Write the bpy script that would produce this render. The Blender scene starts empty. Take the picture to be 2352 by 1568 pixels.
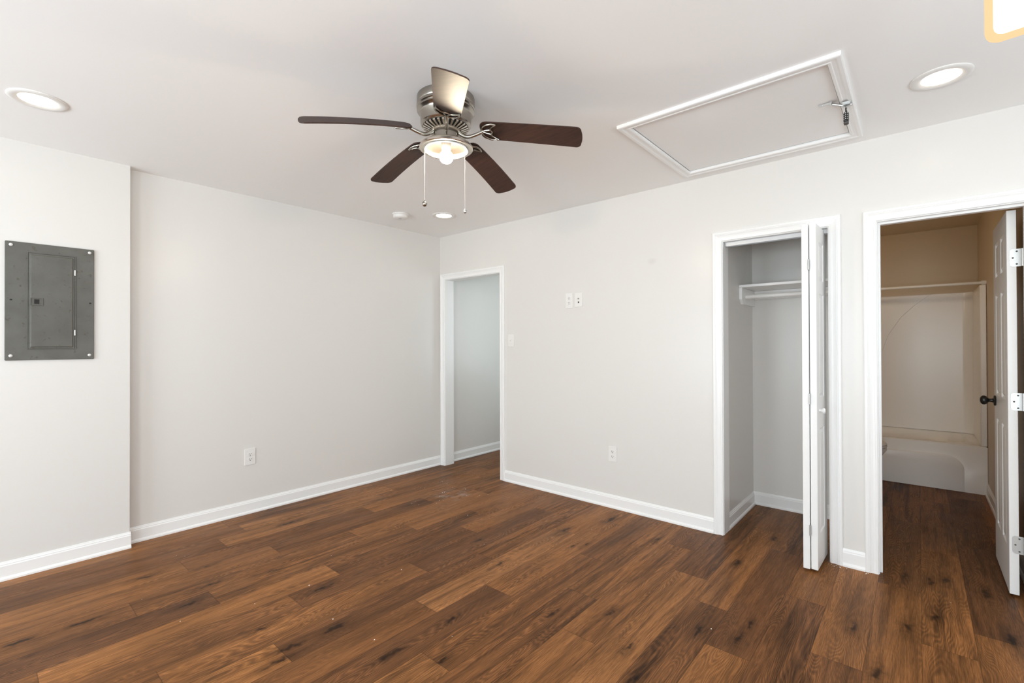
import bpy, bmesh, math, random
from mathutils import Vector, Matrix

# ------------------------------------------------------------------ camera, world, lights, exposure
SC = bpy.context.scene
COL = SC.collection
ZC = 2.44                                   # ceiling height

F_PX, RZ, PIT, ROLL = 1080.3, 0.7120, 0.00588, -0.00314
CAM = Vector((3.8974, -3.3317, 1.2893))
cam_d = bpy.data.cameras.new('camera'); cam = bpy.data.objects.new('camera', cam_d); COL.objects.link(cam)
cam_d.sensor_width = 36.0; cam_d.lens = F_PX / 2352 * 36.0; cam_d.clip_start = 0.05
_R = Vector((math.cos(RZ), math.sin(RZ), 0)); _F = Vector((-math.sin(RZ), math.cos(RZ), 0)); _U = Vector((0, 0, 1))
_F2 = _F * math.cos(PIT) + _U * math.sin(PIT); _U2 = _U * math.cos(PIT) - _F * math.sin(PIT)
_R3 = _R * math.cos(ROLL) + _U2 * math.sin(ROLL); _U3 = _U2 * math.cos(ROLL) - _R * math.sin(ROLL)
cam.matrix_world = Matrix(((_R3.x, _U3.x, -_F2.x, CAM.x), (_R3.y, _U3.y, -_F2.y, CAM.y),
                           (_R3.z, _U3.z, -_F2.z, CAM.z), (0, 0, 0, 1)))
SC.camera = cam

W = bpy.data.worlds.new('world'); SC.world = W; W.use_nodes = True
W.node_tree.nodes['Background'].inputs[0].default_value = (0.75, 0.85, 1.0, 1)
W.node_tree.nodes['Background'].inputs[1].default_value = 1.0

SC.view_settings.view_transform = 'Standard'; SC.view_settings.look = 'None'
SC.view_settings.exposure = 0.05; SC.view_settings.gamma = 1.0; SC.view_settings.use_curve_mapping = False
SC.cycles.use_denoising = True
SC.cycles.max_bounces = 12; SC.cycles.diffuse_bounces = 8; SC.cycles.glossy_bounces = 5
SC.cycles.sample_clamp_indirect = 6.0
SC.cycles.caustics_reflective = False; SC.cycles.caustics_refractive = False

def area_light(name, loc, direction, sx, sy, energy, color):
    d = bpy.data.lights.new(name, 'AREA'); d.shape = 'RECTANGLE'; d.size = sx; d.size_y = sy
    d.energy = energy; d.color = color
    o = bpy.data.objects.new(name, d); COL.objects.link(o); o.location = loc
    o.rotation_euler = Vector(direction).to_track_quat('-Z', 'Y').to_euler()
    return o
# daylight through the windows behind the camera and in the hall comes level;
# lamps aimed upwards are added to brighten the ceiling
DAY = (0.83, 0.94, 1.0)
area_light('window_daylight', (1.55, -5.95, 1.15), (0, 1, -0.03), 1.6, 1.2, 46, DAY)
area_light('window_ground_light', (1.55, -5.94, 1.15), (0, 1, 1.0), 1.6, 1.2, 31, DAY)
area_light('window_daylight', (4.15, -5.95, 1.15), (0, 1, -0.03), 1.6, 1.2, 78, DAY)
area_light('window_daylight', (5.55, -1.55, 1.45), (-1, 0.1, 1.5), 1.3, 1.2, 11, DAY)  # upward fill added for the ceiling round the hatch
area_light('window_ground_light', (5.55, -4.30, 1.45), (-1, 0.25, 2.2), 1.7, 1.2, 78, DAY)  # upward fill added for the whole ceiling, at an added window
area_light('hall_daylight', (1.26, 1.45, 1.50), (-1, -0.25, 0), 0.9, 1.2, 10.5, (0.82, 0.96, 1.0))
# warm lamp with no fixture, added out of view to brighten the bathroom
area_light('vanity_lamp', (3.25, 0.99, 1.95), (0, 1, 0.05), 0.45, 0.10, 4.6, (1.0, 0.82, 0.58))

LAMP_STRENGTH = 11.5        # lens of a recessed light
LAMP_COLOR = (1.0, 0.86, 0.66)
BULB_STRENGTH = 320.0       # fan bulb
BULB_COLOR = (1.0, 0.84, 0.62)

# ------------------------------------------------------------------ materials
def new_mat(name):
    m = bpy.data.materials.new(name); m.use_nodes = True
    nt = m.node_tree; return m, nt, nt.nodes['Principled BSDF'], nt.links

def paint(name, col, rough=0.5, spec=0.5, bump=0.0, bscale=120.0, var=0.0, metallic=0.0, coat=0.0):
    m, nt, b, L = new_mat(name)
    b.inputs['Base Color'].default_value = (*col, 1); b.inputs['Roughness'].default_value = rough
    b.inputs['Specular IOR Level'].default_value = spec; b.inputs['Metallic'].default_value = metallic
    b.inputs['Coat Weight'].default_value = coat
    tc = nt.nodes.new('ShaderNodeTexCoord')
    n = nt.nodes.new('ShaderNodeTexNoise'); n.inputs['Scale'].default_value = bscale; n.inputs['Detail'].default_value = 3
    L.new(tc.outputs['Object'], n.inputs['Vector'])
    if bump > 0:
        bp = nt.nodes.new('ShaderNodeBump'); bp.inputs['Strength'].default_value = bump; bp.inputs['Distance'].default_value = 0.002
        L.new(n.outputs['Fac'], bp.inputs['Height']); L.new(bp.outputs['Normal'], b.inputs['Normal'])
    if var > 0:
        n2 = nt.nodes.new('ShaderNodeTexNoise'); n2.inputs['Scale'].default_value = 6; n2.inputs['Detail'].default_value = 5
        L.new(tc.outputs['Object'], n2.inputs['Vector'])
        mx = nt.nodes.new('ShaderNodeMix'); mx.data_type = 'RGBA'
        mx.inputs[6].default_value = (*[c * (1 - var) for c in col], 1); mx.inputs[7].default_value = (*[min(1, c * (1 + var)) for c in col], 1)
        L.new(n2.outputs['Fac'], mx.inputs[0]); L.new(mx.outputs[2], b.inputs['Base Color'])
    return m

def emit(name, col, strength):
    m = bpy.data.materials.new(name); m.use_nodes = True; nt = m.node_tree; nt.nodes.clear()
    o = nt.nodes.new('ShaderNodeOutputMaterial'); e = nt.nodes.new('ShaderNodeEmission')
    e.inputs[0].default_value = (*col, 1); e.inputs[1].default_value = strength
    nt.links.new(e.outputs[0], o.inputs[0]); return m

M = {}
M['wall'] = paint('wall_paint', (0.745, 0.725, 0.697), 0.31, 0.45, bump=0.03, bscale=90)
def add_scuff(m, c):
    """one faint patched spot on the wall paint at c"""
    nt = m.node_tree; b = nt.nodes['Principled BSDF']; L = nt.links; N = nt.nodes.new
    tc = N('ShaderNodeTexCoord'); s_ = N('ShaderNodeVectorMath'); s_.operation = 'SUBTRACT'; s_.inputs[1].default_value = c
    k = N('ShaderNodeVectorMath'); k.operation = 'MULTIPLY'; k.inputs[1].default_value = (24, 10, 34)
    l = N('ShaderNodeVectorMath'); l.operation = 'LENGTH'; r = N('ShaderNodeValToRGB')
    L.new(tc.outputs['Object'], s_.inputs[0]); L.new(s_.outputs[0], k.inputs[0]); L.new(k.outputs[0], l.inputs[0]); L.new(l.outputs['Value'], r.inputs[0])
    col = b.inputs['Base Color'].default_value[:]
    r.color_ramp.elements[0].position = .35; r.color_ramp.elements[0].color = (*[v * .93 for v in col[:3]], 1)
    r.color_ramp.elements[1].position = 1.0; r.color_ramp.elements[1].color = col
    L.new(r.outputs[0], b.inputs['Base Color'])
add_scuff(M['wall'], (2.40, 0.0, 1.905))
M['bath_wall'] = paint('beige_wall_paint', (0.60, 0.485, 0.345), 0.40, 0.4, bump=0.03, bscale=90)
M['ceiling'] = paint('ceiling_paint', (0.935, 0.935, 0.93), 0.75, 0.25, bump=0.04, bscale=140)
M['trim'] = paint('trim_paint', (0.875, 0.873, 0.865), 0.30, 0.5)
M['door'] = paint('door_paint', (0.86, 0.86, 0.85), 0.35, 0.5, bump=0.02, bscale=200)
M['plastic'] = paint('white_plastic', (0.81, 0.797, 0.775), 0.35, 0.5)
M['acrylic'] = paint('tub_acrylic', (0.91, 0.895, 0.875), 0.26, 0.40)
M['porcelain'] = paint('porcelain', (0.85, 0.84, 0.82), 0.10, 0.6)
M['dark'] = paint('dark_slot', (0.02, 0.018, 0.016), 0.6, 0.3)
M['slot'] = paint('grey_slot', (0.10, 0.095, 0.09), 0.6, 0.3)
M['black'] = paint('black_metal', (0.012, 0.012, 0.012), 0.28, 0.5)
M['nickel'] = paint('brushed_nickel', (0.37, 0.34, 0.30), 0.25, 0.5, metallic=1.0)
M['nickel_bright'] = paint('nickel_pan', (0.72, 0.66, 0.58), 0.30, 0.5, metallic=1.0)
M['pewter'] = paint('pewter_bracket', (0.42, 0.39, 0.345), 0.26, 0.5, metallic=1.0)
M['gunmetal'] = paint('dark_hub', (0.16, 0.145, 0.125), 0.32, 0.5, metallic=1.0)
M['steel'] = paint('galvanised_steel', (0.62, 0.63, 0.63), 0.35, 0.5, metallic=1.0)
M['hinge'] = paint('hinge_steel', (0.60, 0.60, 0.59), 0.38, 0.5, metallic=0.75)
M['track'] = paint('track_steel', (0.55, 0.55, 0.56), 0.40, 0.5, metallic=0.6)
M['chain'] = paint('bead_chain', (0.78, 0.76, 0.72), 0.35, 0.5, metallic=0.5)
M['screw'] = paint('screw_head', (0.75, 0.74, 0.72), 0.4, 0.5, metallic=0.3)
M['lens'] = emit('lamp_lens', LAMP_COLOR, LAMP_STRENGTH)
M['bulb'] = emit('lamp_bulb', BULB_COLOR, BULB_STRENGTH)
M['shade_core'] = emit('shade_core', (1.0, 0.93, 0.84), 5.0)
M['crumb'] = paint('plaster', (0.85, 0.82, 0.78), 0.8, 0.2)

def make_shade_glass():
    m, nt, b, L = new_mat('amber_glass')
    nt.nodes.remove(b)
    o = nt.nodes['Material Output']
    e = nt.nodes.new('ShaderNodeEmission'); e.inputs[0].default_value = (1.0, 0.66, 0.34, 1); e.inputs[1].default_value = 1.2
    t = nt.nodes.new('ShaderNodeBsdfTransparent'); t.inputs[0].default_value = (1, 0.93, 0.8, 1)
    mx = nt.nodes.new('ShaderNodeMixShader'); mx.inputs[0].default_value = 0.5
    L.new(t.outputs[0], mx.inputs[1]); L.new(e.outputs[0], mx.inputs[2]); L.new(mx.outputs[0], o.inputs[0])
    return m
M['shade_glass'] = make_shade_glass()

def make_steel_paint():
    """grey enamel of the breaker panel with rust specks"""
    m, nt, b, L = new_mat('grey_enamel'); N = nt.nodes.new
    tc = N('ShaderNodeTexCoord')
    n = N('ShaderNodeTexNoise'); n.inputs['Scale'].default_value = 9; n.inputs['Detail'].default_value = 6
    L.new(tc.outputs['Object'], n.inputs['Vector'])
    r = N('ShaderNodeValToRGB'); r.color_ramp.elements[0].position = 0.35; r.color_ramp.elements[0].color = (0.098, 0.094, 0.080, 1)
    r.color_ramp.elements[1].position = 0.7; r.color_ramp.elements[1].color = (0.126, 0.123, 0.108, 1)
    L.new(n.outputs['Fac'], r.inputs[0])
    n2 = N('ShaderNodeTexNoise'); n2.inputs['Scale'].default_value = 45; n2.inputs['Detail'].default_value = 4
    L.new(tc.outputs['Object'], n2.inputs['Vector'])
    r2 = N('ShaderNodeValToRGB'); r2.color_ramp.elements[0].position = 0.62; r2.color_ramp.elements[0].color = (0, 0, 0, 1)
    r2.color_ramp.elements[1].position = 0.74; r2.color_ramp.elements[1].color = (0.7, 0.7, 0.7, 1)
    L.new(n2.outputs['Fac'], r2.inputs[0])
    mx = N('ShaderNodeMix'); mx.data_type = 'RGBA'; mx.inputs[7].default_value = (0.060, 0.050, 0.032, 1)
    L.new(r2.outputs[0], mx.inputs[0]); L.new(r.outputs[0], mx.inputs[6]); L.new(mx.outputs[2], b.inputs['Base Color'])
    b.inputs['Roughness'].default_value = 0.42; b.inputs['Specular IOR Level'].default_value = 0.45
    return m
M['enamel'] = make_steel_paint()

def make_blade_wood():
    m, nt, b, L = new_mat('blade_wood'); N = nt.nodes.new
    tc = N('ShaderNodeTexCoord'); mp = N('ShaderNodeMapping'); mp.inputs['Scale'].default_value = (4, 45, 4)
    L.new(tc.outputs['Object'], mp.inputs[0])
    n = N('ShaderNodeTexNoise'); n.inputs['Scale'].default_value = 2.2; n.inputs['Detail'].default_value = 6; n.inputs['Distortion'].default_value = 0.4
    L.new(mp.outputs[0], n.inputs['Vector'])
    r = N('ShaderNodeValToRGB'); r.color_ramp.elements[0].position = 0.3; r.color_ramp.elements[0].color = (0.024, 0.009, 0.006, 1)
    r.color_ramp.elements[1].position = 0.72; r.color_ramp.elements[1].color = (0.056, 0.022, 0.013, 1)
    L.new(n.outputs['Fac'], r.inputs[0]); L.new(r.outputs[0], b.inputs['Base Color'])
    b.inputs['Roughness'].default_value = 0.55; b.inputs['Specular IOR Level'].default_value = 0.5
    return m
M['blade'] = make_blade_wood()

# plank seams and knots of the vinyl wood floor, in metres
PW, PX0, PL = 0.1765, 3.549, 1.22
KNOTS = [(2.029, -1.28), (2.565, -1.508), (2.774, -1.299), (2.956, -1.499), (2.419, -2.057), (3.058, -1.655), (2.225, -2.186),
         (2.183, -0.228), (2.037, -0.618), (2.22, -0.779), (2.275, -0.721), (2.589, -0.348), (2.237, -1.844), (1.695, -1.124),
         (3.306, -0.979), (3.298, -1.138), (3.668, -0.702), (3.771, -1.016), (3.855, -0.543), (3.837, 0.05), (3.942, 0.082),
         (4.003, 0.147), (3.949, -0.348), (4.155, 0.106), (4.2, -0.366), (3.146, -1.186), (3.089, -0.364), (3.17, 0.143),
         (0.636, -2.675), (0.748, -2.419), (1.005, -2.467), (1.097, -2.204), (1.142, -2.598), (0.941, -2.96), (1.629, -2.47),
         (1.5, -2.095), (1.875, -2.23), (1.861, -2.415), (1.915, -2.488), (0.441, -1.796), (0.923, -3.171)]

def make_floor_mat():
    m, nt, b, L = new_mat('wood_planks'); N = nt.nodes.new
    def math_n(op, a, bb=None, clamp=False):
        n = N('ShaderNodeMath'); n.operation = op; n.use_clamp = clamp
        for i, v in enumerate((a, bb)):
            if v is None: continue
            if isinstance(v, (int, float)): n.inputs[i].default_value = v
            else: L.new(v, n.inputs[i])
        return n.outputs[0]
    def vec_n(op, a, bb):
        n = N('ShaderNodeVectorMath'); n.operation = op
        for i, v in enumerate((a, bb)):
            if isinstance(v, tuple): n.inputs[i].default_value = v
            else: L.new(v, n.inputs[i])
        return n
    def ramp(fac, pts):
        r = N('ShaderNodeValToRGB'); e = r.color_ramp.elements
        while len(e) < len(pts): e.new(0.5)
        for k, (p, c) in enumerate(pts):
            e[k].position = p; e[k].color = (*c, 1) if isinstance(c, tuple) else (c, c, c, 1)
        L.new(fac, r.inputs[0]); return r.outputs[0]
    def mix(fac, a, bb, kind='MIX'):
        n = N('ShaderNodeMix'); n.data_type = 'RGBA'; n.blend_type = kind
        for i, v in ((0, fac), (6, a), (7, bb)):
            if isinstance(v, (int, float)): n.inputs[i].default_value = v
            elif isinstance(v, tuple): n.inputs[i].default_value = (*v, 1)
            else: L.new(v, n.inputs[i])
        return n.outputs[2]
    def attr(nm):
        a = N('ShaderNodeAttribute'); a.attribute_name = nm; return a.outputs['Fac']
    tc = N('ShaderNodeTexCoord'); P = tc.outputs['Object']
    tint, seed, y0, y1 = attr('tint'), attr('seed'), attr('y_start'), attr('y_end')
    sep = N('ShaderNodeSeparateXYZ'); L.new(P, sep.inputs[0])
    off = N('ShaderNodeCombineXYZ'); L.new(math_n('MULTIPLY', seed, 7.0), off.inputs[0]); L.new(math_n('MULTIPLY', seed, 31.0), off.inputs[1]); L.new(math_n('MULTIPLY', seed, 3.0), off.inputs[2])
    Q = vec_n('ADD', P, off.outputs[0]).outputs[0]
    def noise(scale_vec, scale=1.0, detail=4.0, dist=0.0, rough=0.55, src=None):
        s = vec_n('MULTIPLY', src or Q, scale_vec).outputs[0]
        n = N('ShaderNodeTexNoise'); n.inputs['Scale'].default_value = scale; n.inputs['Detail'].default_value = detail
        n.inputs['Distortion'].default_value = dist; n.inputs['Roughness'].default_value = rough
        L.new(s, n.inputs['Vector']); return n.outputs['Fac']
    # plank colour
    base = ramp(tint, [(0.0, (0.140, 0.060, 0.025)), (0.3, (0.190, 0.079, 0.028)), (0.55, (0.240, 0.100, 0.034)), (0.8, (0.288, 0.121, 0.040)), (1.0, (0.330, 0.147, 0.055))])
    # slow tone drift along the plank, dark streaks, cathedral figure, fine pores
    drift = noise((5.0, 1.2, 1), 1.0, 3)
    col = mix(1.0, base, ramp(drift, [(0.30, 0.66), (0.52, 1.0), (0.75, 1.22)]), 'MULTIPLY')
    streak = noise((30.0, 1.5, 1), 1.0, 6, 0.5, 0.62)
    smix = ramp(math_n('FRACT', math_n('MULTIPLY', seed, 13.7)), [(0.2, 0.40), (0.8, 1.0)])
    col = mix(smix, col, mix(1.0, col, ramp(streak, [(0.30, 0.30), (0.43, 0.66), (0.53, 1.0), (0.68, 1.18)]), 'MULTIPLY'))
    wv = N('ShaderNodeTexWave'); wv.wave_type = 'BANDS'; wv.bands_direction = 'X'
    warp = noise((7.0, 1.0, 1), 1.0, 2)
    wvec = vec_n('ADD', vec_n('MULTIPLY', Q, (1.0, 0.0, 0.0)).outputs[0], (0.0, 0.0, 0.0)).outputs[0]
    wc = N('ShaderNodeCombineXYZ'); sx = N('ShaderNodeSeparateXYZ'); L.new(wvec, sx.inputs[0])
    L.new(math_n('ADD', sx.outputs[0], math_n('MULTIPLY', warp, 0.55)), wc.inputs[0])
    L.new(wc.outputs[0], wv.inputs['Vector']); wv.inputs['Scale'].default_value = 26; wv.inputs['Distortion'].default_value = 0.6; wv.inputs['Detail'].default_value = 2
    figmask = ramp(noise((4.0, 0.9, 1), 1.0, 2, src=vec_n('ADD', Q, (11.0, 5.0, 0.0)).outputs[0]), [(0.42, 0.15), (0.58, 0.80)])
    col = mix(figmask, col, mix(1.0, col, ramp(wv.outputs['Fac'], [(0.0, 0.62), (0.5, 0.95), (0.8, 1.02), (1.0, 1.38)]), 'MULTIPLY'))
    fine = noise((330.0, 11.0, 1), 1.0, 3, 0.2, 0.7)
    col = mix(0.85, col, mix(1.0, col, ramp(fine, [(0.33, 0.58), (0.5, 1.0), (0.68, 1.42)]), 'MULTIPLY'))
    # knots
    best = None
    wob = vec_n('SUBTRACT', None or N('ShaderNodeTexNoise').outputs['Color'], (0.5, 0.5, 0.5))
    nz = [n for n in nt.nodes if n.type == 'TEX_NOISE'][-1]; nz.inputs['Scale'].default_value = 22; nz.inputs['Detail'].default_value = 3; L.new(P, nz.inputs['Vector'])
    PW2 = vec_n('ADD', P, vec_n('MULTIPLY', wob.outputs[0], (0.050, 0.16, 0.0)).outputs[0]).outputs[0]
    rnd = random.Random(4)
    for kx, ky in KNOTS:
        sc = rnd.uniform(0.75, 1.3)
        d = vec_n('SUBTRACT', PW2, (kx, ky, 0.0)).outputs[0]
        d = vec_n('MULTIPLY', d, (1 / (0.026 * sc), 1 / (0.100 * sc), 0.0)).outputs[0]
        ln = N('ShaderNodeVectorMath'); ln.operation = 'LENGTH'; L.new(d, ln.inputs[0])
        best = ln.outputs['Value'] if best is None else math_n('MINIMUM', best, ln.outputs['Value'])
    kn = ramp(math_n('MULTIPLY', best, 0.5), [(0.0, 0.13), (0.11, 0.22), (0.26, 0.66), (0.70, 1.0)])
    col = mix(1.0, col, kn, 'MULTIPLY')
    # seams
    fx = math_n('FRACT', math_n('DIVIDE', math_n('SUBTRACT', sep.outputs[0], PX0 - 40 * PW), PW))
    dx = math_n('MULTIPLY', math_n('MINIMUM', fx, math_n('SUBTRACT', 1.0, fx)), PW)
    dy = math_n('MINIMUM', math_n('SUBTRACT', sep.outputs[1], y0), math_n('SUBTRACT', y1, sep.outputs[1]))
    dd = math_n('MINIMUM', dx, dy)
    seam = ramp(math_n('DIVIDE', dd, 0.004), [(0.0, 0.45), (0.30, 0.75), (0.6, 1.0)])
    col = mix(1.0, col, seam, 'MULTIPLY')
    # plaster dust tracked in near the hall doorway
    d1 = vec_n('MULTIPLY', vec_n('SUBTRACT', PW2, (0.86, -0.62, 0.0)).outputs[0], (5.0, 4.0, 0.0)).outputs[0]
    ln = N('ShaderNodeVectorMath'); ln.operation = 'LENGTH'; L.new(d1, ln.inputs[0])
    dust = math_n('MULTIPLY', ramp(ln.outputs['Value'], [(0.1, 1.0), (1.0, 0.0)]), ramp(noise((9, 7, 1), 1.0, 4, src=P), [(0.45, 0.0), (0.75, 0.55)]))
    col = mix(dust, col, (0.55, 0.50, 0.46))
    L.new(col, b.inputs['Base Color'])
    rg = ramp(noise((6.0, 3.0, 1), 1.0, 3, src=P), [(0.3, 0.36), (0.7, 0.46)])
    L.new(rg, b.inputs['Roughness']); b.inputs['Specular IOR Level'].default_value = 0.22; b.inputs['IOR'].default_value = 1.33
    bp = N('ShaderNodeBump'); bp.inputs['Strength'].default_value = 0.22; bp.inputs['Distance'].default_value = 0.0015
    h = math_n('ADD', math_n('MULTIPLY', fine, 0.5), math_n('MULTIPLY', seam, 0.8))
    L.new(h, bp.inputs['Height']); L.new(bp.outputs['Normal'], b.inputs['Normal'])
    return m
M['floor'] = make_floor_mat()

# ------------------------------------------------------------------ mesh helpers (all coordinates in world metres)
def BM(): return bmesh.new()

def wloc(o):
    v = Vector((0, 0, 0))
    while o is not None: v += Vector(o.location); o = o.parent
    return v

def obj(name, bm, mat, parent=None, smooth=False, bevel=0.0, segs=2, label=None, angle=40):
    """link one mesh object; vertices are given in world space and re-based on the parent"""
    me = bpy.data.meshes.new(name)
    if parent is not None:
        w = wloc(parent); bmesh.ops.translate(bm, verts=bm.verts, vec=-w)
    bmesh.ops.recalc_face_normals(bm, faces=bm.faces)
    bm.to_mesh(me); bm.free()
    o = bpy.data.objects.new(name, me); COL.objects.link(o); o.parent = parent
    me.materials.append(mat)
    if bevel > 0:
        md = o.modifiers.new('bevel', 'BEVEL'); md.width = bevel; md.segments = segs; md.limit_method = 'ANGLE'; md.angle_limit = math.radians(35)
        md.harden_normals = False
    if smooth:
        me.shade_smooth()
        if angle: me.set_sharp_from_angle(angle=math.radians(angle))
    if label: o['label'] = label
    return o

def thing(name, label, cat, loc=(0, 0, 0), group=None):
    o = bpy.data.objects.new(name, None); COL.objects.link(o); o.location = loc; o.empty_display_size = 0.05
    o['label'] = label; o['category'] = cat
    if group: o['group'] = group
    return o

def tag(o, label, cat, group=None):
    o['label'] = label; o['category'] = cat
    if group: o['group'] = group
    return o

def struct(name, bm, mat, label=None, **k):
    o = obj(name, bm, mat, None, **k); o['kind'] = 'structure'
    if label: o['label'] = label
    return o

def dup(root, loc, label, group=None):
    r = root.copy(); COL.objects.link(r); r.location = loc; r['label'] = label
    if group: r['group'] = group
    for ch in list(root.children):
        c = ch.copy(); COL.objects.link(c); c.parent = r
        for g in list(ch.children):
            d = g.copy(); COL.objects.link(d); d.parent = c
    return r

def box(bm, x0, x1, y0, y1, z0, z1):
    v = [bm.verts.new(p) for p in ((x0, y0, z0), (x1, y0, z0), (x1, y1, z0), (x0, y1, z0), (x0, y0, z1), (x1, y0, z1), (x1, y1, z1), (x0, y1, z1))]
    for f in ((0, 3, 2, 1), (4, 5, 6, 7), (0, 1, 5, 4), (1, 2, 6, 5), (2, 3, 7, 6), (3, 0, 4, 7)):
        bm.faces.new([v[i] for i in f])
    return bm

def boxes(*bs):
    bm = BM()
    for b in bs: box(bm, *b)
    return bm

def lathe(bm, prof, c, n=48, axis='Z', cap0=True, cap1=True):
    """prof: list of (radius, height) about a vertical (or given) axis through c"""
    rings = []
    for r, h in prof:
        ring = []
        for i in range(n):
            a = 2 * math.pi * i / n; u, v = r * math.cos(a), r * math.sin(a)
            p = (u, v, h) if axis == 'Z' else ((h, u, v) if axis == 'X' else (u, h, v))
            ring.append(bm.verts.new((c[0] + p[0], c[1] + p[1], c[2] + p[2])))
        rings.append(ring)
    for a, b in zip(rings, rings[1:]):
        for i in range(n): bm.faces.new((a[i], a[(i + 1) % n], b[(i + 1) % n], b[i]))
    if cap0: bm.faces.new(list(reversed(rings[0])))
    if cap1: bm.faces.new(rings[-1])
    return bm

def tube(bm, pts, rad, n=10, closed=False):
    """rad: number or list; sweeps a circle along pts"""
    pts = [Vector(p) for p in pts]; m = len(pts)
    rads = rad if isinstance(rad, (list, tuple)) else [rad] * m
    rings = []; prev = None
    for i in range(m):
        if closed: t = (pts[(i + 1) % m] - pts[i - 1]).normalized()
        else: t = (pts[min(i + 1, m - 1)] - pts[max(i - 1, 0)]).normalized()
        if prev is None:
            up = Vector((0, 0, 1)) if abs(t.z) < 0.9 else Vector((1, 0, 0))
            s = t.cross(up).normalized()
        else:
            s = (prev - t * prev.dot(t)).normalized()
        prev = s; q = t.cross(s)
        rings.append([bm.verts.new(pts[i] + (s * math.cos(2 * math.pi * k / n) + q * math.sin(2 * math.pi * k / n)) * rads[i]) for k in range(n)])
    loop = list(zip(rings, rings[1:])) + ([(rings[-1], rings[0])] if closed else [])
    for a, b in loop:
        for k in range(n): bm.faces.new((a[k], a[(k + 1) % n], b[(k + 1) % n], b[k]))
    if not closed:
        bm.faces.new(list(reversed(rings[0]))); bm.faces.new(rings[-1])
    return bm

def sphere(bm, c, r, sz=1.0, n=16):
    mat = Matrix.Translation(c) @ Matrix.Diagonal((r, r, r * sz, 1))
    bmesh.ops.create_uvsphere(bm, u_segments=n, v_segments=max(8, n // 2), radius=1.0, matrix=mat)
    return bm

def prism(bm, poly, fn, t0, t1):
    """extrude a 2-D polygon: fn(u, v, t) -> world point, between t0 and t1"""
    a = [bm.verts.new(fn(u, v, t0)) for u, v in poly]; b = [bm.verts.new(fn(u, v, t1)) for u, v in poly]
    n = len(poly)
    bm.faces.new(list(reversed(a))); bm.faces.new(b)
    for i in range(n): bm.faces.new((a[i], a[(i + 1) % n], b[(i + 1) % n], b[i]))
    return bm

def sweep_profile(bm, stations):
    """stations: list of lists of points (same length); quads between them, closed profile, capped ends"""
    rows = [[bm.verts.new(p) for p in st] for st in stations]
    n = len(rows[0])
    for a, b in zip(rows, rows[1:]):
        for i in range(n): bm.faces.new((a[i], a[(i + 1) % n], b[(i + 1) % n], b[i]))
    bm.faces.new(list(reversed(rows[0]))); bm.faces.new(rows[-1])
    return bm

def rrect(w, h, r, n=5, cx=0.0, cy=0.0):
    pts = []
    for sx, sy, a0 in ((1, 1, 0), (-1, 1, 90), (-1, -1, 180), (1, -1, 270)):
        for k in range(n + 1):
            a = math.radians(a0 + 90 * k / n)
            pts.append((cx + sx * (w / 2 - r) + r * math.cos(a), cy + sy * (h / 2 - r) + r * math.sin(a)))
    return pts

# ------------------------------------------------------------------ the room
XR, YB, YH = 5.60, -6.00, 3.15
WT = 0.115                                       # thickness of the wall with the doorways
D1 = (0.080, 0.875, 1.977); D2 = (2.900, 3.500, 1.980); D3 = (3.725, 4.308, 1.972)
CH = 0.078                                       # face of the chase that holds the breaker panel

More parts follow.
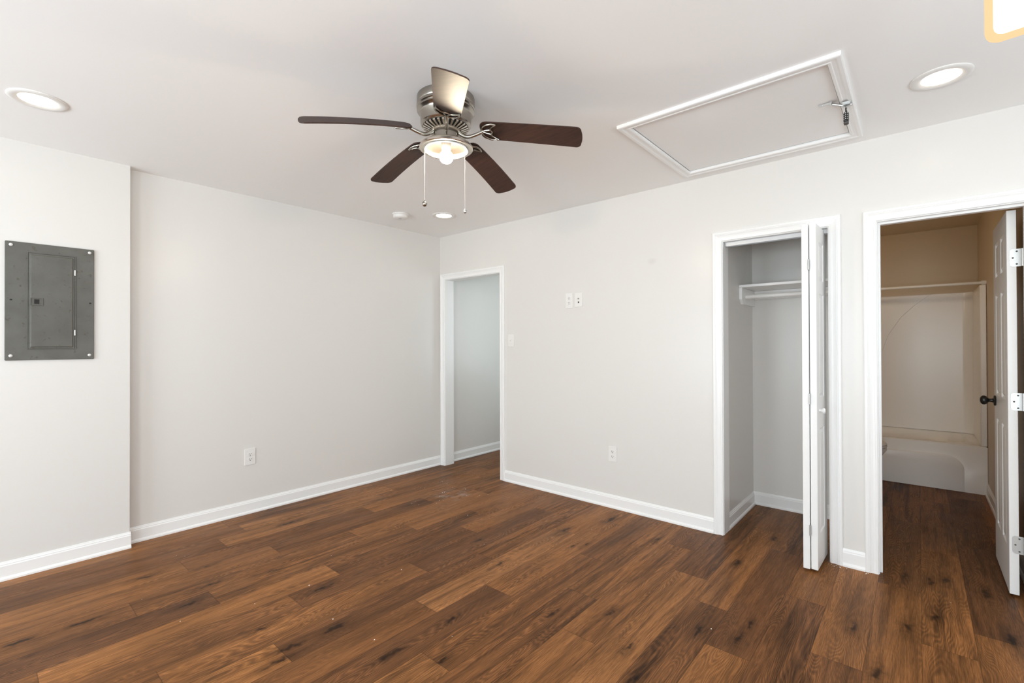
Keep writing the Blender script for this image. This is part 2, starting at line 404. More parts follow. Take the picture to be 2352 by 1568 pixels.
def make_floor():
    known = {-8.3: (-1.851, .42, .95), -7.35: (-1.511, .15, .72), -10.31: (-1.62, .62, .12), -5.79: (-1.254, .30, .66), -6.54: (-2.084, .85, .40),
             -11.9: (-1.047, .18, .62), -9.41: (-1.266, .20, .50), -15.37: (-.84, .28, .70), -12.72: (-.774, .30, .62), -14.43: (-1.606, .45, .70),
             -4.49: (-1.564, .62, .30), -4.53: (-.372, .62, .22), -3.68: (-.691, .85, .22), -.46: (-.583, .20, .72), -2.48: (-.934, .30, .72),
             -1.47: (-1.253, .70, .14), .55: (-1.029, .32, .80), 1.52: (-.113, .74, .30), 3.47: (.813, .08, .25), 2.56: (-.651, .62, .66),
             -17.51: (-2.241, .25, .92), -16.54: (-2.5, .74, .25), -14.7: (-2.799, .42, .74), -13.75: (-2.503, .08, .62), -12.7: (-1.958, .80, .20),
             -11.8: (-2.248, .45, .20), -12.91: (-3.149, .66, .70), -9.67: (-2.464, .80, .20)}
    rows = {}
    for r, (y, near, far) in known.items(): rows.setdefault(math.floor(r), []).append((y, near, far))
    rnd = random.Random(21)
    bm = BM()
    lt = bm.faces.layers.float.new('tint'); ls = bm.faces.layers.float.new('seed')
    l0 = bm.faces.layers.float.new('y_start'); l1 = bm.faces.layers.float.new('y_end')
    xlo, xhi, ylo, yhi = -0.12, XR + 0.1, YB - 0.1, YH
    k0 = math.floor((xlo - PX0) / PW); k1 = math.floor((xhi - PX0) / PW)
    for k in range(k0, k1 + 1):
        xa, xb = max(xlo, PX0 + k * PW), min(xhi, PX0 + (k + 1) * PW)
        if xb - xa < 1e-4: continue
        kn = sorted(rows.get(k, []))
        if not kn: kn = [(rnd.uniform(-3.0, -1.8), rnd.uniform(.2, .9), rnd.uniform(.2, .9))]
        tints = {}; ends = []
        y0 = kn[0][0]; tints[('b', y0)] = kn[0][1]
        ends.append(y0)
        y = y0
        while y > ylo: y -= PL; ends.append(y)
        y = y0
        nxt = [q[0] for q in kn[1:]]
        while y < yhi:
            y += PL
            if nxt and abs(nxt[0] - y) < 0.62: y = nxt.pop(0)
            ends.append(y)
        ends = sorted(set(ends))
        for a, b in zip(ends, ends[1:]):
            t = rnd.uniform(0.22, 0.82)
            for (ky, near, far) in kn:
                if abs(b - ky) < 1e-6: t = near
                if abs(a - ky) < 1e-6: t = far
            ya, yb = max(a, ylo), min(b, yhi)
            if yb - ya < 1e-4: continue
            f = bm.faces.new([bm.verts.new(p) for p in ((xa, ya, 0), (xb, ya, 0), (xb, yb, 0), (xa, yb, 0))])
            f[lt] = t; f[ls] = rnd.random(); f[l0] = a; f[l1] = b
    top = list(bm.faces)
    bmesh.ops.remove_doubles(bm, verts=bm.verts, dist=1e-5)
    bx = box(bm, xlo, xhi, ylo, yhi, -0.12, -0.004)
    me_o = None
    return bm
fl = make_floor()
me = bpy.data.meshes.new('floor'); fl.to_mesh(me); fl.free()
floor = bpy.data.objects.new('floor', me); COL.objects.link(floor); me.materials.append(M['floor']); floor['kind'] = 'structure'

# ceiling with the attic hatch opening, box added above to block sky light
HX0, HX1, HY0, HY1 = 2.745, 3.630, -1.045, -0.170
struct('ceiling', boxes((-0.12, HX0, YB - .1, YH, ZC, ZC + .12), (HX1, XR + .1, YB - .1, YH, ZC, ZC + .12),
                        (HX0, HX1, YB - .1, HY0, ZC, ZC + .12), (HX0, HX1, HY1, YH, ZC, ZC + .12),
                        (HX0 - .05, HX1 + .05, HY0 - .05, HY1 + .05, ZC + .30, ZC + .34),
                        (HX0 - .05, HX0, HY0 - .05, HY1 + .05, ZC + .12, ZC + .30), (HX1, HX1 + .05, HY0 - .05, HY1 + .05, ZC + .12, ZC + .30),
                        (HX0, HX1, HY0 - .05, HY0, ZC + .12, ZC + .30), (HX0, HX1, HY1, HY1 + .05, ZC + .12, ZC + .30)), M['ceiling'])
struct('wall_left', boxes((-.12, 0, -2.65, YH, 0, ZC)), M['wall'])
struct('wall_chase', boxes((-.12, CH, YB, -2.65, 0, ZC)), M['wall'])
# wall with the three openings (jambs 18 mm inside the rough opening)
J = 0.018
def wall_front():
    e = J + .004
    xs = [(0, D1[0] - e, 0), (D1[1] + e, D2[0] - e, 0), (D2[1] + e, D3[0] - e, 0), (D3[1] + e, XR, 0)]
    bs = [(a, b, 0, WT, 0, ZC) for a, b, _ in xs]
    for d in (D1, D2, D3): bs.append((d[0] - e, d[1] + e, 0, WT, d[2] + e, ZC))
    return boxes(*bs)
struct('wall_front', wall_front(), M['wall'])
def wall_with_windows(x0, x1, y0, y1, wins, z0, z1):
    """a wall along X with window openings"""
    bs = []; x = x0
    for a, b in wins:
        bs.append((x, a, y0, y1, 0, ZC)); bs.append((a, b, y0, y1, 0, z0)); bs.append((a, b, y0, y1, z1, ZC)); x = b
    bs.append((x, x1, y0, y1, 0, ZC)); return boxes(*bs)
struct('wall_back', wall_with_windows(-.12, XR, YB - .1, YB, [(.75, 2.35), (3.35, 4.95)], .55, 1.75), M['wall'])
struct('wall_right', boxes((XR, XR + .1, YB - .1, -5.2, 0, ZC), (XR, XR + .1, -3.4, -2.2, 0, ZC), (XR, XR + .1, -.9, WT, 0, ZC), (XR, XR + .1, -5.2, -3.4, 0, .85), (XR, XR + .1, -5.2, -3.4, 2.05, ZC), (XR, XR + .1, -2.2, -.9, 0, .85), (XR, XR + .1, -2.2, -.9, 2.05, ZC)), M['wall'])
struct('window_4', boxes((XR - .018, XR, -2.26, -2.2, .79, 2.11), (XR - .018, XR, -.9, -.84, .79, 2.11), (XR - .018, XR, -2.2, -.9, 2.05, 2.11), (XR - .04, XR, -2.28, -.82, .81, .85)), M['trim'])  # unseen window, placed to suit the fill light by the hatch
for n, (a, b) in enumerate(((.75, 2.35), (3.35, 4.95))):
    fr = boxes((a - .06, a, YB, YB + .018, .49, 1.81), (b, b + .06, YB, YB + .018, .49, 1.81), (a, b, YB, YB + .018, 1.75, 1.81), (a - .08, b + .08, YB, YB + .04, .51, .55),
               (a, a + .04, YB - .08, YB - .04, .55, 1.75), (b - .04, b, YB - .08, YB - .04, .55, 1.75), (a + .04, b - .04, YB - .08, YB - .04, .55, .59), (a + .04, b - .04, YB - .08, YB - .04, 1.71, 1.75))
    struct('window_%d' % (n + 1), fr, M['trim'])
struct('window_5', boxes((XR - .018, XR, -5.26, -5.2, .79, 2.11), (XR - .018, XR, -3.4, -3.34, .79, 2.11), (XR - .018, XR, -5.2, -3.4, 2.05, 2.11), (XR - .04, XR, -5.28, -3.32, .81, .85)), M['trim'])  # unseen window, added to go with the ceiling fill light
# hall behind the left doorway
struct('wall_hall', boxes((1.32, 1.42, WT, .92, 0, ZC), (1.32, 1.42, 1.98, YH, 0, ZC), (1.32, 1.42, .92, 1.98, 0, .9), (1.32, 1.42, .92, 1.98, 2.1, ZC), (0, 1.42, YH - .1, YH, 0, ZC)), M['wall'])
struct('window_3', boxes((1.28, 1.32, .88, .92, .86, 2.14), (1.28, 1.32, 1.98, 2.02, .86, 2.14), (1.28, 1.32, .92, 1.98, .86, .9), (1.28, 1.32, .92, 1.98, 2.1, 2.14)), M['trim'])
# closet and bathroom shells
CLX0, CLX1, CLY = 2.885, 3.560, 0.820
BX0, BX1, BY = 2.820, 4.340, 3.050
struct('wall_closet', boxes((CLX0 - .10, CLX0, WT, CLY + .1, 0, ZC), (CLX0, CLX1, CLY, CLY + .10, 0, ZC), (CLX1, CLX1 + .10, WT, CLY + .10, 0, ZC)), M['wall'])
struct('wall_bathroom', boxes((BX0 - .10, BX0, CLY + .10, BY + .1, 0, ZC), (BX0, BX1 + .1, BY, BY + .10, 0, ZC), (BX1, BX1 + .10, WT, BY, 0, ZC), (BX0, CLX1 + .105, CLY + .10, CLY + .105, 0, ZC - .012), (CLX1 + .10, CLX1 + .105, WT, CLY + .10, 0, ZC - .012)), M['bath_wall'])
struct('ceiling_bathroom', boxes((CLX1 + .105, BX1, WT, CLY + .105, ZC - .010, ZC - .0005), (BX0, BX1, CLY + .105, BY, ZC - .010, ZC - .0005)), M['bath_wall'])

# baseboards -------------------------------------------------------
BBP = [(0, 0), (.021, 0), (.021, .010), (.017, .018), (.0125, .021), (.0125, .078), (.0095, .084), (.0095, .088), (.006, .093), (.004, .100), (0, .100)]
def baseboard(name, runs):
    """runs: ((x, y) start, (x, y) end, (nx, ny) outward) along a wall foot"""
    bm = BM()
    for (a, b, n) in runs:
        sweep_profile(bm, [[(p[0] + n[0] * t, p[1] + n[1] * t, z) for t, z in BBP] for p in (a, b)])
    return struct(name, bm, M['trim'])
cw = .060                                     # casing width
baseboard('baseboard_left', [((0, -2.65), (0, 0), (1, 0))])
baseboard('baseboard_chase', [((CH, YB), (CH, -2.645), (1, 0))])
baseboard('baseboard_front', [((D1[1] + cw, 0), (D2[0] - cw, 0), (0, -1)), ((D2[1] + cw, 0), (D3[0] - cw, 0), (0, -1)), ((D3[1] + cw, 0), (XR, 0), (0, -1))])
baseboard('baseboard_right', [((XR, YB), (XR, -.021), (-1, 0))])
baseboard('baseboard_back', [((CH + .021, YB), (XR - .021, YB), (0, 1))])
baseboard('baseboard_hall', [((0, WT + .02), (0, YH - .1), (1, 0))])
baseboard('baseboard_closet', [((CLX0, WT), (CLX0, CLY - .021), (1, 0)), ((CLX0, CLY), (CLX1, CLY), (0, -1)), ((CLX1, WT), (CLX1, CLY - .021), (-1, 0))])
baseboard('baseboard_bathroom', [((BX1, WT), (BX1, 2.30), (-1, 0)), ((CLX1 + .10, WT), (CLX1 + .10, CLY + .121), (1, 0)), ((CLX0, CLY + .10), (CLX1 + .121, CLY + .10), (0, 1))])

# door casings and jambs -------------------------------------------
CP = [(.000, .000), (.000, .009), (.003, .0115), (.011, .0125), (.013, .0105), (.022, .0105), (.032, .0135), (.040, .0175), (.042, .0155), (.046, .0185), (.056, .0185), (.060, .0150), (.060, .000)]
def casing(bm, x0, x1, zt, y, s, reveal=.004, left=True):
    """mitred casing round an opening on the plane Y = y, standing out towards s"""
    x0, x1, zt = x0 - reveal * 0, x1, zt
    f = lambda u, t, px, pz: (px, y + s * t, pz)
    st = [[(x0 - u, y + s * t, 0) for u, t in CP], [(x0 - u, y + s * t, zt + u) for u, t in CP],
          [(x1 + u, y + s * t, zt + u) for u, t in CP], [(x1 + u, y + s * t, 0) for u, t in CP]]
    sweep_profile(bm, st)
def jamb(bm, x0, x1, zt, y0, y1, stop=None):
    r = .004                                     # reveal between casing edge and jamb face
    a, b, z = x0 + r * 0 - .0, x1, zt
    box(bm, a - J, a + r - .0, y0, y1, 0, z + J); box(bm, b - r, b + J, y0, y1, 0, z + J); box(bm, a + r, b - r, y0, y1, z - r, z + J)
    if stop:
        s0, s1, t = stop
        box(bm, a + r, a + r + t, s0, s1, 0, z - r); box(bm, b - r - t, b - r, s0, s1, 0, z - r); box(bm, a + r + t, b - r - t, s0, s1, z - r - t, z - r)
bm = BM(); casing(bm, *D1, 0, -1); jamb(bm, *D1, -.001, WT + .001); casing(bm, D1[0] , D1[1], D1[2], WT, 1)
struct('trim_1', bm, M['trim'], 'white casing and jamb of the open hall doorway in the corner')
bm = BM(); casing(bm, *D2, 0, -1); jamb(bm, *D2, -.001, WT + .001)
struct('trim_2', bm, M['trim'], 'white casing and jamb round the closet opening')
bm = BM(); casing(bm, *D3, 0, -1); jamb(bm, *D3, -.001, WT + .001, (.032, .068, .011))
struct('trim_3', bm, M['trim'], 'white casing and jamb round the bathroom doorway')

# ------------------------------------------------------------------ doors
def panel_leaf(w, h, t, cols, rows, depth=.008):
    """door leaf: local u 0..w, v 0..h, thickness t, moulded panels on both faces; returns bmesh in (u, n, v)"""
    bm = BM()
    us = [0.0]; vs = [0.0]
    for a, b in cols: us += [a, b]
    for a, b in rows: vs += [a, b]
    us.append(w); vs.append(h)
    for side, n in ((0, 0.0), (1, t)):
        g = [[bm.verts.new((u, n, v)) for v in vs] for u in us]
        panels = []
        for i in range(len(us) - 1):
            for j in range(len(vs) - 1):
                q = (g[i][j], g[i + 1][j], g[i + 1][j + 1], g[i][j + 1])
                f = bm.faces.new(q if side == 0 else tuple(reversed(q)))
                if i % 2 == 1 and j % 2 == 1: panels.append(f)
        if side == 0: g0 = g
        else:
            for i in range(len(us) - 1):
                bm.faces.new((g0[i + 1][0], g0[i][0], g[i][0], g[i + 1][0])); bm.faces.new((g0[i][-1], g0[i + 1][-1], g[i + 1][-1], g[i][-1]))
            for j in range(len(vs) - 1):
                bm.faces.new((g0[0][j], g0[0][j + 1], g[0][j + 1], g[0][j])); bm.faces.new((g0[-1][j + 1], g0[-1][j], g[-1][j], g[-1][j + 1]))
        bm.normal_update()
        for f in panels:
            bmesh.ops.inset_region(bm, faces=[f], thickness=.010, depth=-depth)
            bmesh.ops.inset_region(bm, faces=[f], thickness=.006, depth=0)
            bmesh.ops.inset_region(bm, faces=[f], thickness=.022, depth=depth * .8)
    return bm
ROWS = [(.235, .850), (.990, 1.565), (1.668, 1.862)]

def xform(bm, m): bmesh.ops.transform(bm, matrix=m, verts=bm.verts); return bm

# bathroom door, swung in against the right bathroom wall
DX0, DX1, DY0, DW, DZ0, DH = 4.2435, 4.2785, .143, .558, .012, 1.952
door1 = bpy.data.objects.new('door_1', None); COL.objects.link(door1); door1.location = (DX1, DY0, 0); door1['kind'] = 'structure'
door1['label'] = 'white six panel bathroom door swung open into the bathroom'; door1['category'] = 'door'
bm = panel_leaf(DW, DH, DX1 - DX0, [(.095, .245), (.315, .465)], [(a - DZ0, b - DZ0) for a, b in ROWS])
xform(bm, Matrix(((0, 1, 0, DX0), (1, 0, 0, DY0), (0, 0, 1, DZ0), (0, 0, 0, 1))))
obj('door_leaf', bm, M['door'], door1, bevel=.0015, segs=1)
for zc in (1.720, .990, .266):
    bm = BM(); poly = rrect(.060, .089, .014, 4, 4.2835, zc)
    prism(bm, [(min(u, 4.2985), v) for u, v in poly], lambda u, v, t: (u, t, v), DY0 - .0025, DY0 - .0002)
    lathe(bm, [(.0055, -.0445), (.0055, .0445)], (4.2985, DY0 - .006, zc), 12)
    box(bm, 4.2995, 4.3035, WT + .004, DY0 - .006, zc - .044, zc + .044)
    hg = obj('hinge', bm, M['hinge'], door1, label='steel butt hinge leaf with three screws')
    bm = BM()
    for dz, du in ((.032, .010), (0, -.004), (-.032, .010)):
        lathe(bm, [(.0042, 0), (.0038, -.0012)], (4.270 + du - .001, DY0 - .0024, zc + dz), 12, 'Y')
    obj('hinge_screw', bm, M['slot'], hg)
for s, fx in ((-1, DX0), (1, DX1)):
    bm = BM(); kc = (fx, DY0 + DW - .062, .948)
    pr = [(.0, .0), (.029, .0), (.031, .004), (.028, .009), (.013, .012), (.010, .018), (.010, .028), (.014, .033), (.023, .039), (.027, .048), (.026, .056), (.020, .063), (.010, .067), (.001, .068)]
    k = 1.0 if s < 0 else .55
    lathe(bm, [(r, s * h * k) for r, h in pr], kc, 28, 'X', False, True)
    obj('door_knob', bm, M['black'], door1, smooth=True, label='black round knob')

# bifold closet door, folded open at the right jamb
bf = bpy.data.objects.new('door_2', None); COL.objects.link(bf); bf.location = (3.466, .05, 0); bf['kind'] = 'structure'
bf['label'] = 'white bifold closet door folded open at the right jamb'; bf['category'] = 'door'
LZ0, LH, LW, LT = .015, 1.951, .290, .033
BROWS = [(.205, .800), (.975, 1.575), (1.650, 1.875)]
def leaf_m(ox, oy, ang):
    """leaf runs from its front edge (ox, oy) back into the opening at a small angle"""
    c, s = math.cos(ang), math.sin(ang)
    return Matrix(((s, c, 0, ox), (c, -s, 0, oy), (0, 0, 1, LZ0), (0, 0, 0, 1)))
la = obj('door_leaf', xform(panel_leaf(LW, LH, LT, [(.075, LW - .075)], [(a - LZ0, b - LZ0) for a, b in BROWS], .006), leaf_m(3.3965, -.222, .010)), M['door'], bf, bevel=.0015, segs=1)
lb = obj('door_leaf', xform(panel_leaf(LW, LH, LT, [(.075, LW - .075)], [(a - LZ0, b - LZ0) for a, b in BROWS], .006), leaf_m(3.4335, -.212, .030)), M['door'], bf, bevel=.0015, segs=1)
for zc in (1.735, .975, .235):
    bm = boxes((3.4275, 3.4335, -.224, -.150, zc - .030, zc + .030)); lathe(bm, [(.004, -.03), (.004, .03)], (3.4305, -.2245, zc), 10)
    obj('hinge', bm, M['hinge'], bf, label='small steel hinge between the two leaves')
bm = BM(); lathe(bm, [(.008, 0), (.007, .008), (.009, .013), (.015, .018), (.0165, .024), (.013, .029), (.004, .031)], (3.4335 + .033 + .0017, -.212 + .065, .905), 20, 'X')
obj('door_knob', bm, M['door'], bf, smooth=True, label='small white round pull knob')
# head track of the bifold, under the closet head jamb
bm = boxes((2.906, 3.494, .038, .041, 1.949, 1.9755), (2.906, 3.494, .069, .072, 1.949, 1.9755), (2.906, 3.494, .041, .069, 1.9725, 1.9755))
tag(obj('door_track', bm, M['track']), 'grey steel sliding track under the closet head jamb', 'track')

# ------------------------------------------------------------------ closet fittings
sh = thing('closet_shelf', 'white wooden closet shelf on cleats above the hanging rod', 'shelf', (CLX0, CLY, 1.60))
obj('shelf_board', boxes((CLX0 + .001, CLX1 - .001, .445, CLY - .001, 1.708, 1.727)), M['trim'], sh, bevel=.002)
for x0, x1 in ((CLX0 + .0005, CLX0 + .020), (CLX1 - .020, CLX1 - .0005)):
    bm = prism(BM(), [(.450, 1.707), (.450, 1.620), (.492, 1.585), (CLY - .001, 1.585), (CLY - .001, 1.707)], lambda u, v, t: (t, u, v), x0, x1)
    obj('cleat', bm, M['trim'], sh, bevel=.0015)
obj('back_rail', boxes((CLX0 + .021, CLX1 - .021, CLY - .020, CLY - .0005, 1.640, 1.707)), M['trim'], sh, bevel=.0015)
bm = BM(); lathe(bm, [(.0165, CLX0 + .021), (.0165, CLX1 - .021)], (0, .545, 1.643), 24, 'X')
tag(obj('closet_rod', bm, M['plastic'], smooth=True), 'white round hanging rod below the closet shelf', 'rod')

# ------------------------------------------------------------------ bathroom fixtures
tub = thing('bathtub', 'white one-piece bathtub with moulded shower surround at the back of the bathroom', 'bathtub', (BX0, 2.30, 0))
def tub_mesh():
    bm = BM(); n = 96
    x0, x1, y0, y1, zr = BX0 + .002, BX1 - .002, 2.300, BY - .002, .408
    cx, cy = (x0 + x1) / 2, (y0 + y1) / 2
    def rect_pt(a):
        dx, dy = math.cos(a), math.sin(a); k = min((x1 - x0) / 2 / max(abs(dx), 1e-9), (y1 - y0) / 2 / max(abs(dy), 1e-9))
        return cx + dx * k, cy + dy * k
    angs = sorted([2 * math.pi * i / n for i in range(n)] + [math.atan2(sy * (y1 - y0), sx * (x1 - x0)) % (2 * math.pi) for sx in (1, -1) for sy in (1, -1)])
    def sup(a, hx, hy, e=4.0, ox=0.0, oy=0.0):
        dx, dy = math.cos(a), math.sin(a)
        r = (abs(dx / hx) ** e + abs(dy / hy) ** e) ** (-1 / e)
        return cx + ox + dx * r, cy + oy + dy * r
    hx, hy = (x1 - x0) / 2, (y1 - y0) / 2
    rings = [[(*rect_pt(a), 0.0) for a in angs], [(*rect_pt(a), zr - .008) for a in angs]]
    def rp(a, d, z):
        x, y = rect_pt(a); return (max(x0 + d, min(x1 - d, x)), max(y0 + d, min(y1 - d, y)), z)
    rings.append([rp(a, .008, zr) for a in angs])
    rings.append([(*sup(a, hx - .085, hy - .058, 5, 0, -.010), zr + .001) for a in angs])
    rings.append([(*sup(a, hx - .100, hy - .070, 5, 0, -.010), zr - .010) for a in angs])
    rings.append([(*sup(a, hx - .125, hy - .088, 4, 0, -.010), zr - .15) for a in angs])
    rings.append([(*sup(a, hx - .17, hy - .11, 3.5, 0, -.010), .13) for a in angs])
    rings.append([(*sup(a, hx - .25, hy - .16, 3, 0, -.010), .085) for a in angs])
    V = [[bm.verts.new(p) for p in r] for r in rings]; m = len(angs)
    for a, b in zip(V, V[1:]):
        for i in range(m): bm.faces.new((a[i], a[(i + 1) % m], b[(i + 1) % m], b[i]))
    bm.faces.new(V[-1]); bm.faces.new(list(reversed(V[0])))
    return bm
obj('tub', tub_mesh(), M['acrylic'], tub, smooth=True, angle=50)
# raised lower panel of the apron with its rounded right end
poly = [(BX0 + .002, .004), (4.195, .004), (4.195, .190)]
for k in range(1, 11):
    a = math.radians(90 * k / 10); poly.append((4.195 - .135 * (1 - math.cos(a)), .190 + .118 * math.sin(a)))
poly.append((BX0 + .002, .308))
bm = BM()
back = [bm.verts.new((u, 2.2995, v)) for u, v in poly]; front = [bm.verts.new((u - (.020 if u > 3 else 0), 2.284, min(v, .300) if v < .25 else v - .010)) for u, v in poly]
for i in range(len(poly)): bm.faces.new((back[i], back[(i + 1) % len(poly)], front[(i + 1) % len(poly)], front[i]))
bm.faces.new(front); bm.faces.new(list(reversed(back)))
obj('apron_panel', bm, M['acrylic'], tub, smooth=True, angle=50)
# surround: right, back and left panels in one moulding with rounded inner corners
def surround():
    inner = [(BX1 - .042, 2.305)]
    def arc(cx, cy, r, a0, a1, n=8): return [(cx + r * math.cos(math.radians(a0 + (a1 - a0) * k / n)), cy + r * math.sin(math.radians(a0 + (a1 - a0) * k / n))) for k in range(n + 1)]
    yb, xr, xl, r = BY - .030, BX1 - .042, BX0 + .042, .075
    inner += arc(xr - r, yb - r, r, 0, 90) + arc(xl + r, yb - r, r, 90, 180) + [(xl, 2.305)]
    outer = [(BX0 + .002, 2.300), (BX0 + .002, BY - .002), (BX1 - .002, BY - .002), (BX1 - .002, 2.300)]
    bm = BM(); poly = inner + outer
    prism(bm, poly, lambda u, v, t: (u, v, t), .409, 1.782)
    return bm
obj('shower_surround', surround(), M['acrylic'], tub, bevel=.006, segs=3, smooth=True, angle=60)
# moulded arch on the back panel
arcp = [(3.50, .75), (3.545, .95), (3.582, 1.116), (3.66, 1.37), (3.768, 1.559), (3.872, 1.671), (3.976, 1.762), (4.01, 1.776)]
poly = [(BX0 + .13, .45)] + [(3.43, .45)] + arcp + [(BX0 + .13, 1.776)]
bm = prism(BM(), poly, lambda u, v, t: (u, t, v), BY - .0315, BY - .041)
obj('moulded_arch', bm, M['acrylic'], tub, bevel=.004, segs=3, smooth=True, angle=60)
# shower rod
bm = BM(); lathe(bm, [(.0125, 3.62), (.0125, BX1 - .02)], (0, 2.32, 1.802), 20, 'X'); lathe(bm, [(.0145, BX0 + .02), (.0145, 3.66)], (0, 2.32, 1.802), 20, 'X')
rod = obj('shower_rod', bm, M['plastic'], smooth=True); tag(rod, 'white tension shower curtain rod above the bathtub', 'rod')
for xa, xb in ((BX0 + .0005, BX0 + .03), (BX1 - .03, BX1 - .0005)):
    bm = BM(); lathe(bm, [(.020, xa), (.020, xb)], (0, 2.32, 1.802), 20, 'X'); obj('end_cap', bm, M['plastic'], rod, smooth=True)

# toilet (only the front of bowl and seat shows past the door jamb)
tl = thing('toilet', 'white toilet half hidden by the bathroom door jamb', 'toilet', (3.30, 1.87, 0))
def oval(cx, cy, hx, hy, z, n=40):
    return [(cx + hx * math.cos(2 * math.pi * i / n), cy + hy * math.sin(2 * math.pi * i / n), z) for i in range(n)]
def loft(rings, cap=True):
    bm = BM(); V = [[bm.verts.new(p) for p in r] for r in rings]; m = len(rings[0])
    for a, b in zip(V, V[1:]):
        for i in range(m): bm.faces.new((a[i], a[(i + 1) % m], b[(i + 1) % m], b[i]))
    bm.faces.new(list(reversed(V[0]))); bm.faces.new(V[-1]); return bm
ty = 1.87
obj('bowl', loft([oval(3.30, ty, .23, .115, 0), oval(3.30, ty, .22, .105, .04), oval(3.30, ty, .17, .085, .15), oval(3.34, ty, .20, .12, .22), oval(3.41, ty, .245, .165, .31), oval(3.4355, ty, .255, .182, .365), oval(3.4355, ty, .252, .182, .385)]), M['porcelain'], tl, smooth=True)
obj('seat', loft([oval(3.435, ty, .252, .186, .387), oval(3.435, ty, .258, .190, .393), oval(3.435, ty, .256, .188, .406)]), M['plastic'], tl, smooth=True)
obj('lid', loft([oval(3.435, ty, .254, .186, .408), oval(3.435, ty, .257, .189, .414), oval(3.435, ty, .248, .180, .430)]), M['plastic'], tl, smooth=True)
obj('tank', boxes((2.86, 3.06, ty - .22, ty + .22, .38, .75)), M['porcelain'], tl, bevel=.02, segs=3)
obj('tank_lid', boxes((2.85, 3.07, ty - .23, ty + .23, .751, .785)), M['porcelain'], tl, bevel=.01, segs=3)

# ------------------------------------------------------------------ breaker panel on the chase
pn = thing('electrical_panel', 'grey metal breaker panel cover set in the left wall', 'electrical panel', (CH, -3.01, 1.205))
bm = prism(BM(), rrect(.372, .664, .004, 2, -3.011, 1.540), lambda u, v, t: (t, u, v), CH + .0005, CH + .012)
obj('cover_plate', bm, M['enamel'], pn, bevel=.002, segs=2)
# raised rim round the door and the door leaf
py0, py1, pz0, pz1 = -3.105, -2.913, 1.274, 1.814
obj('door_frame', boxes((CH + .0121, CH + .0155, py0 - .006, py0 - .002, pz0 - .006, pz1 + .006), (CH + .0121, CH + .0155, py1 + .002, py1 + .006, pz0 - .006, pz1 + .006),
                   (CH + .0121, CH + .0155, py0 - .002, py1 + .002, pz0 - .006, pz0 - .002), (CH + .0121, CH + .0155, py0 - .002, py1 + .002, pz1 + .002, pz1 + .006)), M['enamel'], pn, bevel=.001)
dr = BM(); box(dr, CH + .0121, CH + .0165, py0, py1, pz0, pz1)
f = [x for x in dr.faces if x.calc_center_median().x > CH + .0164][0]
bmesh.ops.recalc_face_normals(dr, faces=dr.faces)
bmesh.ops.inset_region(dr, faces=[f], thickness=.010, depth=0); bmesh.ops.inset_region(dr, faces=[f], thickness=.004, depth=.004)
pdoor = obj('door', dr, M['enamel'], pn, bevel=.0012)
lt = obj('latch', boxes((CH + .0206, CH + .0235, py0 + .004, py0 + .010, 1.518, 1.562), (CH + .0206, CH + .0235, py0 + .052, py0 + .058, 1.518, 1.562), (CH + .0206, CH + .0235, py0 + .010, py0 + .052, 1.518, 1.522), (CH + .0206, CH + .0235, py0 + .010, py0 + .052, 1.558, 1.562)), M['enamel'], pdoor, bevel=.001)
obj('latch_slide', boxes((CH + .0206, CH + .0225, py0 + .022, py0 + .042, 1.528, 1.553)), M['dark'], pdoor)
for zc in (1.722, 1.366):
    bm = BM(); lathe(bm, [(.0035, zc - .016), (.0035, zc + .016)], (CH + .018, py1 + .001, 0), 10); obj('hinge', bm, M['screw'], pn, label='bright metal hinge pin')
for y, z in ((-3.174, 1.852), (-2.846, 1.852), (-2.846, 1.232), (-3.174, 1.234)):
    bm = BM(); lathe(bm, [(.0085, .0122), (.0080, .0150), (.0045, .0170), (.0008, .0175)], (CH, y, z), 18, 'X', True, True)
    obj('screw', bm, M['screw'], pn, smooth=True, label='bright round screw head')
for y in (-3.173, -2.843):
    obj('slot', boxes((CH + .0121, CH + .0126, y - .005, y + .005, 1.542, 1.550)), M['dark'], pn, label='small black slot')

